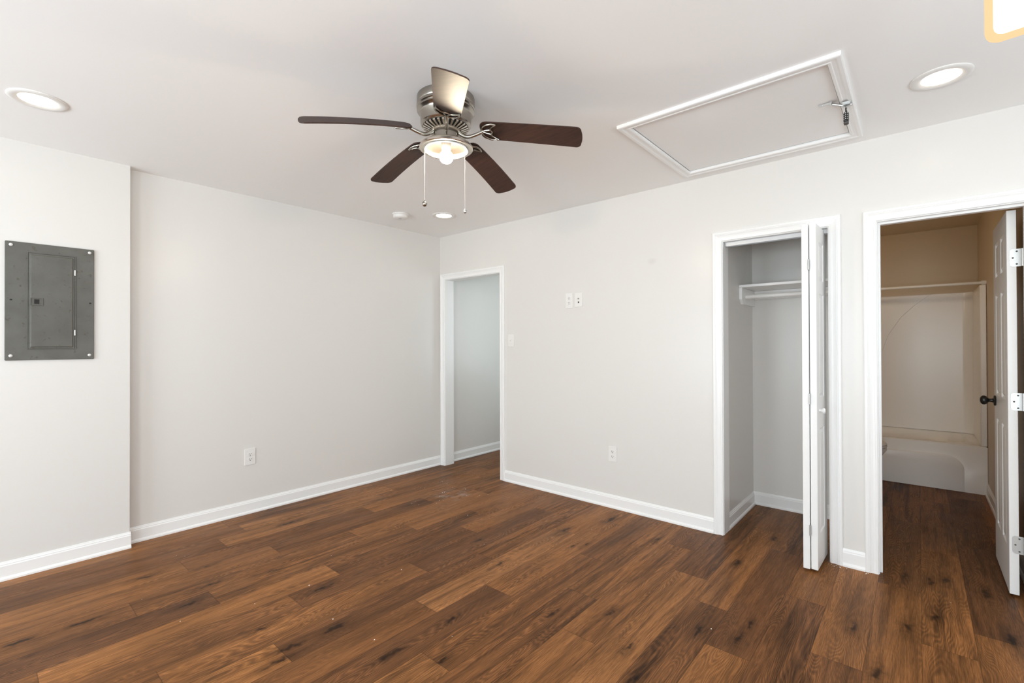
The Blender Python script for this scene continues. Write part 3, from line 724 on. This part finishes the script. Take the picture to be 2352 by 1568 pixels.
# ------------------------------------------------------------------ wall plates
def plate(name, label, cat, c, wall, kind, group=None, w=.074, h=.118):
    """wall: 'L' (plane X=0, facing +X) or 'F' (plane Y=0, facing -Y)"""
    fn = (lambda u, v, t: (c[0] + t, c[1] + u, c[2] + v)) if wall == 'L' else (lambda u, v, t: (c[0] + u, c[1] - t, c[2] + v))
    r = thing(name, label, cat, c, group)
    obj('cover_plate', prism(BM(), rrect(w, h, .004, 3), fn, .0003, .0060), M['plastic'], r, bevel=.0018, segs=2)
    if kind == 'outlet':
        for dv in (.0195, -.0195):
            rc = obj('receptacle', prism(BM(), rrect(.034, .028, .009, 4, 0, dv), fn, .0061, .0080), M['plastic'], r, bevel=.0006)
            bm = BM()
            for u in (-.0065, .0065): prism(bm, rrect(.0028, .0085, .0006, 1, u, dv + .0035), fn, .0081, .0084)
            prism(bm, rrect(.0058, .0058, .0028, 4, 0, dv - .0075), fn, .0081, .0084)
            obj('slots', bm, M['dark'], rc)
        obj('screw', prism(BM(), rrect(.006, .006, .0029, 4), fn, .0061, .0070), M['screw'], r)
    elif kind == 'switch':
        obj('toggle_slot', prism(BM(), rrect(.011, .026, .001, 1), fn, .0061, .0064), M['plastic'], r)
        bm = BM(); a = [bm.verts.new(fn(u, v, t)) for u, v, t in ((-.0045, -.007, .0064), (.0045, -.007, .0064), (.0045, .011, .0064), (-.0045, .011, .0064), (-.004, .004, .0175), (.004, .004, .0175), (.004, .0115, .0165), (-.004, .0115, .0165))]
        for q in ((3, 2, 1, 0), (4, 5, 6, 7), (0, 1, 5, 4), (1, 2, 6, 5), (2, 3, 7, 6), (3, 0, 4, 7)): bm.faces.new([a[i] for i in q])
        obj('toggle', bm, M['plastic'], r, bevel=.001)
        for dv in (.030, -.030): obj('screw', prism(BM(), rrect(.006, .006, .0029, 4, 0, dv), fn, .0061, .0070), M['screw'], r)
    elif kind == 'cable':
        obj('jack', prism(BM(), rrect(.015, .012, .0055, 4, .001, .010), fn, .0061, .0105), M['pewter'], r, bevel=.001, label='brass coloured cable jack')
        obj('cable_hole', prism(BM(), rrect(.012, .015, .0055, 4, .001, -.020), fn, .0061, .0066), M['dark'], r, label='black round hole')
    return r
plate('wall_outlet', 'white duplex outlet low on the left wall', 'outlet', (0, -1.908, .432), 'L', 'outlet', w=.078, h=.125)
plate('wall_outlet', 'white duplex outlet low on the wall between doorway and closet', 'outlet', (2.069, 0, .421), 'F', 'outlet')
plate('wall_outlet', 'white duplex outlet mounted high on the wall beside a cable plate', 'outlet', (1.666, 0, 1.655), 'F', 'outlet', h=.126)
plate('cable_plate', 'white cable plate with two dark holes beside the high outlet', 'cable plate', (1.759, 0, 1.657), 'F', 'cable')
plate('light_switch', 'white toggle light switch beside the hall doorway', 'light switch', (1.014, 0, 1.324), 'F', 'switch')

# ------------------------------------------------------------------ ceiling fittings
rl = thing('recessed_light', 'round recessed ceiling light near the corner above the hall doorway', 'ceiling light', (.704, -.556, ZC), 'recessed ceiling lights')
c = rl.location
bm = lathe(BM(), [(.104, -.0005), (.104, -.004), (.100, -.0075), (.090, -.009), (.077, -.008), (.067, -.0035), (.067, -.0005)], c, 56, cap0=False, cap1=False)
obj('trim_ring', bm, M['plastic'], rl, smooth=True)
bm = lathe(BM(), [(.0675, -.0034), (.040, -.0040), (.001, -.0042)], c, 48, cap0=False, cap1=True)
obj('lens', bm, M['lens'], rl, smooth=True, label='glowing white lens')
dup(rl, (.788, -3.118, ZC), 'round recessed ceiling light above the grey breaker panel')
dup(rl, (3.980, -.582, ZC), 'round recessed ceiling light right of the attic hatch above the bathroom door')

sd = thing('smoke_detector', 'small round white smoke detector on the ceiling near the corner', 'smoke detector', (.452, -.838, ZC))
c = sd.location
obj('base', lathe(BM(), [(.070, -.0005), (.070, -.010), (.067, -.012), (.020, -.012)], c, 48), M['plastic'], sd, smooth=True)
obj('cover', lathe(BM(), [(.062, -.0121), (.063, -.030), (.058, -.038), (.046, -.042), (.004, -.043)], c, 48), M['plastic'], sd, smooth=True)
obj('test_button', lathe(BM(), [(.013, -.0428), (.013, -.0455), (.002, -.046)], (c[0] + .010, c[1] - .012, c[2]), 20), M['track'], sd, label='grey round test button')

# attic hatch ------------------------------------------------------
ah = thing('attic_hatch', 'white square attic access hatch with moulded frame in the ceiling', 'hatch', (3.19, -.61, ZC))
HPR = [(.000, .0003), (.000, .012), (.004, .0155), (.012, .0165), (.016, .0140), (.028, .0150), (.036, .0185), (.048, .0185), (.052, .0160), (.052, .0003)]
def hatch_frame():
    x0, x1, y0, y1 = HX0 + .006, HX1 - .006, HY0 + .006, HY1 - .006
    bm = BM(); st = []
    for sx, sy, px, py in ((-1, -1, x0, y0), (1, -1, x1, y0), (1, 1, x1, y1), (-1, 1, x0, y1)):
        st.append([(px + sx * u, py + sy * u, ZC - t) for u, t in HPR])
    rows = [[bm.verts.new(p) for p in s] for s in st]; n = len(HPR)
    for k in range(4):
        a, b = rows[k], rows[(k + 1) % 4]
        for i in range(n): bm.faces.new((a[i], a[(i + 1) % n], b[(i + 1) % n], b[i]))
    return bm
obj('hatch_frame', hatch_frame(), M['trim'], ah)
pnl = BM(); hp = [(HX0 + .008, HY0 + .008, ZC + .0022), (HX1 - .010, HY0 + .008, ZC + .0022), (HX1 - .013, HY1 - .013, ZC + .0035), (HX0 + .008, HY1 - .008, ZC + .0022)]
a = [pnl.verts.new(p) for p in hp]; b = [pnl.verts.new((x, y, z + .014)) for x, y, z in hp]
pnl.faces.new(a); pnl.faces.new(list(reversed(b)))
for i in range(4): pnl.faces.new((a[i], a[(i + 1) % 4], b[(i + 1) % 4], b[i]))
obj('hatch_panel', pnl, M['ceiling'], ah)
# hasp and staple
hz = ZC - .0185
bm = boxes((3.540, 3.585, -.640, -.618, ZC - .0005, ZC + .0018)); lathe(bm, [(.005, -.650), (.005, -.608)], (3.590, 0, ZC - .004), 10, 'Y')
lathe(bm, [(.004, 0), (.003, -.002)], (3.553, -.629, ZC - .0005), 10); 
tube(bm, [(3.594, -.622, ZC - .006), (3.615, -.620, ZC - .014), (3.640, -.614, hz - .006), (3.668, -.608, hz - .004)], [.006, .005, .006, .005], 8)
hs = obj('hasp', bm, M['steel'], ah, label='galvanised hasp strap')
bm = boxes((3.632, 3.668, -.648, -.606, hz - .004, hz - .0003), (3.636, 3.664, -.640, -.634, hz - .012, hz - .004), (3.636, 3.664, -.622, -.616, hz - .012, hz - .004))
tube(bm, [(3.645, -.612, hz), (3.645, -.600, hz - .016), (3.645, -.588, hz - .017), (3.645, -.578, hz - .003)], .003, 8)
obj('staple', bm, M['steel'], ah, label='galvanised staple plate')
# padlock hanging from the staple
pk = thing('padlock', 'small black combination padlock hanging from the attic hatch hasp', 'padlock', (3.645, -.594, 2.334))
px_, py_ = 3.645, -.5945
bm = BM(); tube(bm, [(px_, py_ - .010, 2.383), (px_, py_ - .010, 2.404)] + [(px_, py_ - .010 * math.cos(math.pi * k / 8), 2.404 + .010 * math.sin(math.pi * k / 8)) for k in range(1, 8)] + [(px_, py_ + .010, 2.404), (px_, py_ + .010, 2.383)], .0028, 8)
obj('shackle', bm, M['black'], pk, smooth=True)
obj('lock_body', prism(BM(), rrect(.021, .030, .007, 4), lambda u, v, t: (px_ + u, py_ + v, t), 2.343, 2.387), M['black'], pk, bevel=.004, segs=3)
for k in range(4):
    zc = 2.381 - k * .0092
    bm = lathe(BM(), [(.0088, -.0032), (.0097, -.0027), (.0097, .0027), (.0088, .0032)], (px_, py_ - .0085, zc), 14)
    obj('number_dial', bm, M['black'], pk)
    dl = boxes((px_ - .0015, px_ + .0015, py_ - .0195, py_ - .0180, zc - .002, zc + .002), (px_ + .0062, px_ + .0082, py_ - .0162, py_ - .0150, zc - .002, zc + .002), (px_ - .0082, px_ - .0062, py_ - .0162, py_ - .0150, zc - .002, zc + .002))
    obj('dial_mark', dl, M['screw'], pk, label='white dial mark')
obj('base_cap', prism(BM(), rrect(.0195, .0285, .006, 4), lambda u, v, t: (px_ + u, py_ + v, t), 2.334, 2.3428), M['slot'], pk, bevel=.002)

# ceiling lamp at the right edge of the frame -----------------------
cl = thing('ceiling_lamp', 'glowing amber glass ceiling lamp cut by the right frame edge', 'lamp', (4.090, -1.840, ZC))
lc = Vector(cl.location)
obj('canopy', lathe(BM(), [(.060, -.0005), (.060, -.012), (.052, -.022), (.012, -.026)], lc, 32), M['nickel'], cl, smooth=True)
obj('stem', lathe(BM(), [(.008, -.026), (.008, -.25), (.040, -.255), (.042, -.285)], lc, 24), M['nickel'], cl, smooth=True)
def shade(w, d, r, z0, z1, rz):
    """rounded square glass shade, plan corners rounded, bottom edge rounded"""
    bm = BM(); rings = []
    ca, sa = math.cos(-.09), math.sin(-.09)
    for k in range(5):
        a = math.radians(90 * k / 4); ins = rz * (1 - math.sin(a)); z = z0 + rz * (1 - math.cos(a))
        rings.append([(lc.x + u * ca - v * sa, lc.y + u * sa + v * ca, z) for u, v in rrect(w - 2 * ins, d - 2 * ins, max(.006, r - ins), 5)])
    rings.append([(lc.x + u * ca - v * sa, lc.y + u * sa + v * ca, z1) for u, v in rrect(w, d, r, 5)])
    return loft(rings)
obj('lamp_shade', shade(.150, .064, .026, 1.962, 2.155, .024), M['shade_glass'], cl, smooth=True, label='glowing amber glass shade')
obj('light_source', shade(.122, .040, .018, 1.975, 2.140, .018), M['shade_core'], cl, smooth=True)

# ------------------------------------------------------------------ ceiling fan
FC = (2.2275, -1.8661)
fan = thing('ceiling_fan', 'brushed nickel hugger ceiling fan with five dark brown blades and a bare bulb', 'ceiling fan', (FC[0], FC[1], ZC))
hc = (FC[0], FC[1], 0)
obj('motor_housing', lathe(BM(), [(.134, ZC - .0005), (.135, ZC - .030), (.132, ZC - .036), (.136, ZC - .040), (.136, ZC - .050), (.131, ZC - .054), (.134, ZC - .058), (.134, ZC - .064), (.124, ZC - .072), (.119, ZC - .080), (.117, ZC - .125), (.112, ZC - .132), (.104, ZC - .136), (.060, ZC - .136)], hc, 72), M['nickel'], fan, smooth=True, angle=30)
bm = BM()
for k in range(30):                       # slotted cooling ring under the motor
    a0 = 2 * math.pi * k / 30; hw = .052
    q = [(.106, a0 - hw, ZC - .1365), (.106, a0 + hw, ZC - .1365), (.066, a0 + hw, ZC - .150), (.066, a0 - hw, ZC - .150)]
    v0 = [bm.verts.new((FC[0] + r * math.cos(t), FC[1] + r * math.sin(t), z)) for r, t, z in q]
    v1 = [bm.verts.new((FC[0] + r * math.cos(t), FC[1] + r * math.sin(t), z - .005)) for r, t, z in q]
    bm.faces.new(list(reversed(v0))); bm.faces.new(v1)
    for i in range(4): bm.faces.new((v0[i], v0[(i + 1) % 4], v1[(i + 1) % 4], v1[i]))
lathe(bm, [(.067, ZC - .140), (.067, ZC - .157), (.062, ZC - .160)], hc, 48, cap0=False, cap1=False)
obj('vent_ring', bm, M['nickel_bright'], fan)
obj('vent_recess', lathe(BM(), [(.1065, ZC - .1350), (.1065, ZC - .1362), (.0675, ZC - .1485)], hc, 48, cap0=False, cap1=False), M['dark'], fan)
obj('flywheel', lathe(BM(), [(.0615, ZC - .137), (.0615, ZC - .164), (.058, ZC - .168), (.040, ZC - .168)], hc, 48), M['gunmetal'], fan, smooth=True)
obj('switch_housing', lathe(BM(), [(.057, ZC - .150), (.058, ZC - .185), (.058, ZC - .202), (.050, ZC - .206)], hc, 48), M['nickel'], fan, smooth=True)

PC = (2.236, -1.872, 0)                   # the light pan hangs very slightly out of true
obj('light_pan', lathe(BM(), [(.052, ZC - .200), (.070, ZC - .205), (.100, ZC - .214), (.118, ZC - .224), (.1235, ZC - .232), (.1235, ZC - .240), (.120, ZC - .2425), (.101, ZC - .2425), (.097, ZC - .240), (.094, ZC - .228), (.075, ZC - .216), (.040, ZC - .212), (.030, ZC - .212)], PC, 72, cap0=True, cap1=True), M['nickel_bright'], fan, smooth=True, angle=35)
obj('glass_rim', lathe(BM(), [(.097, ZC - .2405), (.1005, ZC - .2440), (.1005, ZC - .2475), (.097, ZC - .2475), (.095, ZC - .2440), (.097, ZC - .2405)], PC, 64, cap0=False, cap1=False), M['porcelain'], fan, smooth=True, label='thin white ring inside the light pan')
obj('socket', lathe(BM(), [(.022, ZC - .2125), (.022, ZC - .238), (.018, ZC - .242)], PC, 24), M['plastic'], fan, smooth=True)
obj('light_bulb', lathe(BM(), [(.014, ZC - .240), (.018, ZC - .248), (.028, ZC - .262), (.0315, ZC - .276), (.029, ZC - .290), (.020, ZC - .301), (.008, ZC - .306), (.001, ZC - .3065)], PC, 32), M['bulb'], fan, smooth=True, label='glowing bare bulb')

# blades: measured rotation, sag and pitch of each of the five
R_T, ZB, R0, BW0, BW1 = .6321, 2.277, .20, .0589, .0673
PH, A0, B0, TW0 = -.7016, -.1241, -.0931, .2813
VAR = [(.006, -.044, .090, -.043), (.033, 0, .072, -.037), (.008, -.011, -.064, -.142), (-.018, .021, -.050, -.142), (-.028, .034, -.048, .300)]
def blade_frame(k):
    v = VAR[k]; th = PH + v[0] + k * 2 * math.pi / 5; a, b, tw = A0 + v[1], B0 + v[2], TW0 + v[3]
    u = Vector((math.cos(th), math.sin(th), 0)); n = Vector((-math.sin(th), math.cos(th), 0))
    def P(r, s, dz=0.0):
        z = ZB + a * (r - R0) + b * (r - R0) ** 2 if r > R0 else ZB + a * (r - R0)
        up = Vector((math.sin(tw) * n.x, math.sin(tw) * n.y, math.cos(tw)))
        return Vector((FC[0], FC[1], z)) + u * r + n * s * math.cos(tw) - Vector((0, 0, s * math.sin(tw))) + up * dz
    return P, u, n, th
RR = .165                                 # blade root radius
def blade_outline():
    pts = []
    def hw(r): return BW0 + (BW1 - BW0) * (r - R0) / (R_T - R0)
    nr = 14; rt = R_T - .030
    up = [(RR + .035 + (rt - RR - .035) * i / nr) for i in range(nr + 1)]
    right = [(r, hw(r)) for r in up]
    tip = []
    for i in range(1, 7):                 # rounded tip corner
        a = math.radians(90 * i / 6); tip.append((rt + .026 * math.sin(a), hw(R_T) - .026 * (1 - math.cos(a))))
    tip += [(R_T, hw(R_T) * .3), (R_T + .001, 0)]
    root = []
    for i in range(1, 8):                 # rounded root
        a = math.radians(90 * i / 7); root.append((RR + .035 - .035 * math.sin(a), hw(RR) * (.40 + .60 * math.cos(a))))
    half = list(reversed(root)) + right + tip
    return half + [(r, -s) for r, s in reversed(half[:-1])]
OUT = blade_outline()
for k in range(5):
    P, u, n, th = blade_frame(k)
    bm = BM(); t = .0055
    m = len(OUT); h = (m - 1) // 2        # strip rows joining opposite outline points
    lo = [bm.verts.new(P(r, s, 0)) for r, s in OUT]; hi = [bm.verts.new(P(r, s, t)) for r, s in OUT]
    for i in range(m): bm.faces.new((lo[i], lo[(i + 1) % m], hi[(i + 1) % m], hi[i]))
    for i in range((m + 1) // 2 - 1):
        j = m - 1 - i
        q = (i, i + 1, j - 1, j)
        if i + 1 == j - 1: q = (i, i + 1, j)
        bm.faces.new([lo[x] for x in reversed(q)]); bm.faces.new([hi[x] for x in q])
    bo = obj('blade', bm, M['blade'], fan, smooth=True, angle=40)
    # bracket (blade iron): S-curved arm from the flywheel, then an open crescent under the blade root
    bm = BM()
    a_in = Vector((FC[0], FC[1], 0)) + u * .060
    e = P(RR + .012, 0, -.004)
    arm = [Vector((a_in.x, a_in.y, ZC - .158)), Vector((a_in.x, a_in.y, 0)) + u * .016 + Vector((0, 0, ZC - .172)), Vector((a_in.x, a_in.y, 0)) + u * .040 + Vector((0, 0, ZC - .184)), Vector((a_in.x, a_in.y, 0)) + u * .070 + Vector((0, 0, ZC - .180)), e]
    # smooth the arm
    fine = []
    for i in range(len(arm) - 1):
        p0, p1, p2, p3 = arm[max(i - 1, 0)], arm[i], arm[i + 1], arm[min(i + 2, len(arm) - 1)]
        for j in range(5):
            x = j / 5; fine.append(.5 * ((2 * p1) + (p2 - p0) * x + (2 * p0 - 5 * p1 + 4 * p2 - p3) * x * x + (3 * p1 - p0 - 3 * p2 + p3) * x ** 3))
    fine.append(arm[-1])
    tube(bm, fine, [.0105 - .0030 * i / len(fine) for i in range(len(fine))], 10)
    d = -.004
    def curve(pts, r, cl=False):
        tube(bm, [P(RR + a, s, d) for a, s in pts], r, 8, cl)
    # outer crescent, horn to horn, and the wavy inner line with a centre boss
    outer = [(.078, .050), (.055, .0535), (.034, .047), (.018, .034), (.007, .017), (.004, 0), (.007, -.017), (.018, -.034), (.034, -.047), (.055, -.0535), (.078, -.050)]
    inner = [(.078, .050), (.064, .040), (.050, .026), (.047, .015), (.052, .006), (.054, 0), (.052, -.006), (.047, -.015), (.050, -.026), (.064, -.040), (.078, -.050)]
    curve(outer, .0048); curve(inner, .0044)
    curve([(.006, 0), (.028, .010), (.047, .015)], .0040); curve([(.006, 0), (.028, -.010), (.047, -.015)], .0040)
    obj('blade_bracket', bm, M['pewter'], fan, smooth=True)
# two pull chains
def chain(p0, z1, ball, kind):
    bm = BM(); z = p0[2]; z0 = z
    tube(bm, [(p0[0], p0[1], z0), (p0[0], p0[1], z1)], .0006, 6)
    while z > z1:
        bmesh.ops.create_icosphere(bm, subdivisions=1, radius=.0012, matrix=Matrix.Translation((p0[0], p0[1], z))); z -= .0042
    ch = obj('pull_chain', bm, M['chain'], fan)
    bm = BM()
    sphere(bm, (p0[0], p0[1], z1 - ball), ball, 1.0, 20)
    lathe(bm, [(.003, .006), (.003, -.002)], (p0[0], p0[1], z1), 10)
    obj('chain_ball', bm, M['pewter'] if kind else M['steel'], ch, smooth=True, label='small metal pull ball')
chain((2.160, -1.939, 2.199), 1.957, .0125, 1)
chain((2.302, -1.8155, 2.199), 1.918, .0092, 0)

# ------------------------------------------------------------------ plaster crumbs on the floor
rnd = random.Random(9); bm = BM()
for i in range(70):
    x, y = rnd.uniform(.4, 4.1), rnd.uniform(-3.0, -.1)
    if rnd.random() < .25: x, y = rnd.gauss(.75, .2), rnd.gauss(-.6, .12)
    if rnd.random() < .10: x, y = rnd.uniform(3.45, 3.68), rnd.uniform(-.06, -.03)
    if x < .05 or y > -.03: continue
    r = rnd.uniform(.0012, .0032)
    bmesh.ops.create_icosphere(bm, subdivisions=1, radius=r, matrix=Matrix.Translation((x, y, r * .5)) @ Matrix.Diagonal((rnd.uniform(.7, 1.5), rnd.uniform(.7, 1.5), .6, 1)))
cr = obj('plaster_crumbs', bm, M['crumb']); cr['kind'] = 'stuff'; cr['label'] = 'white plaster crumbs scattered on the brown wood floor'; cr['category'] = 'debris'
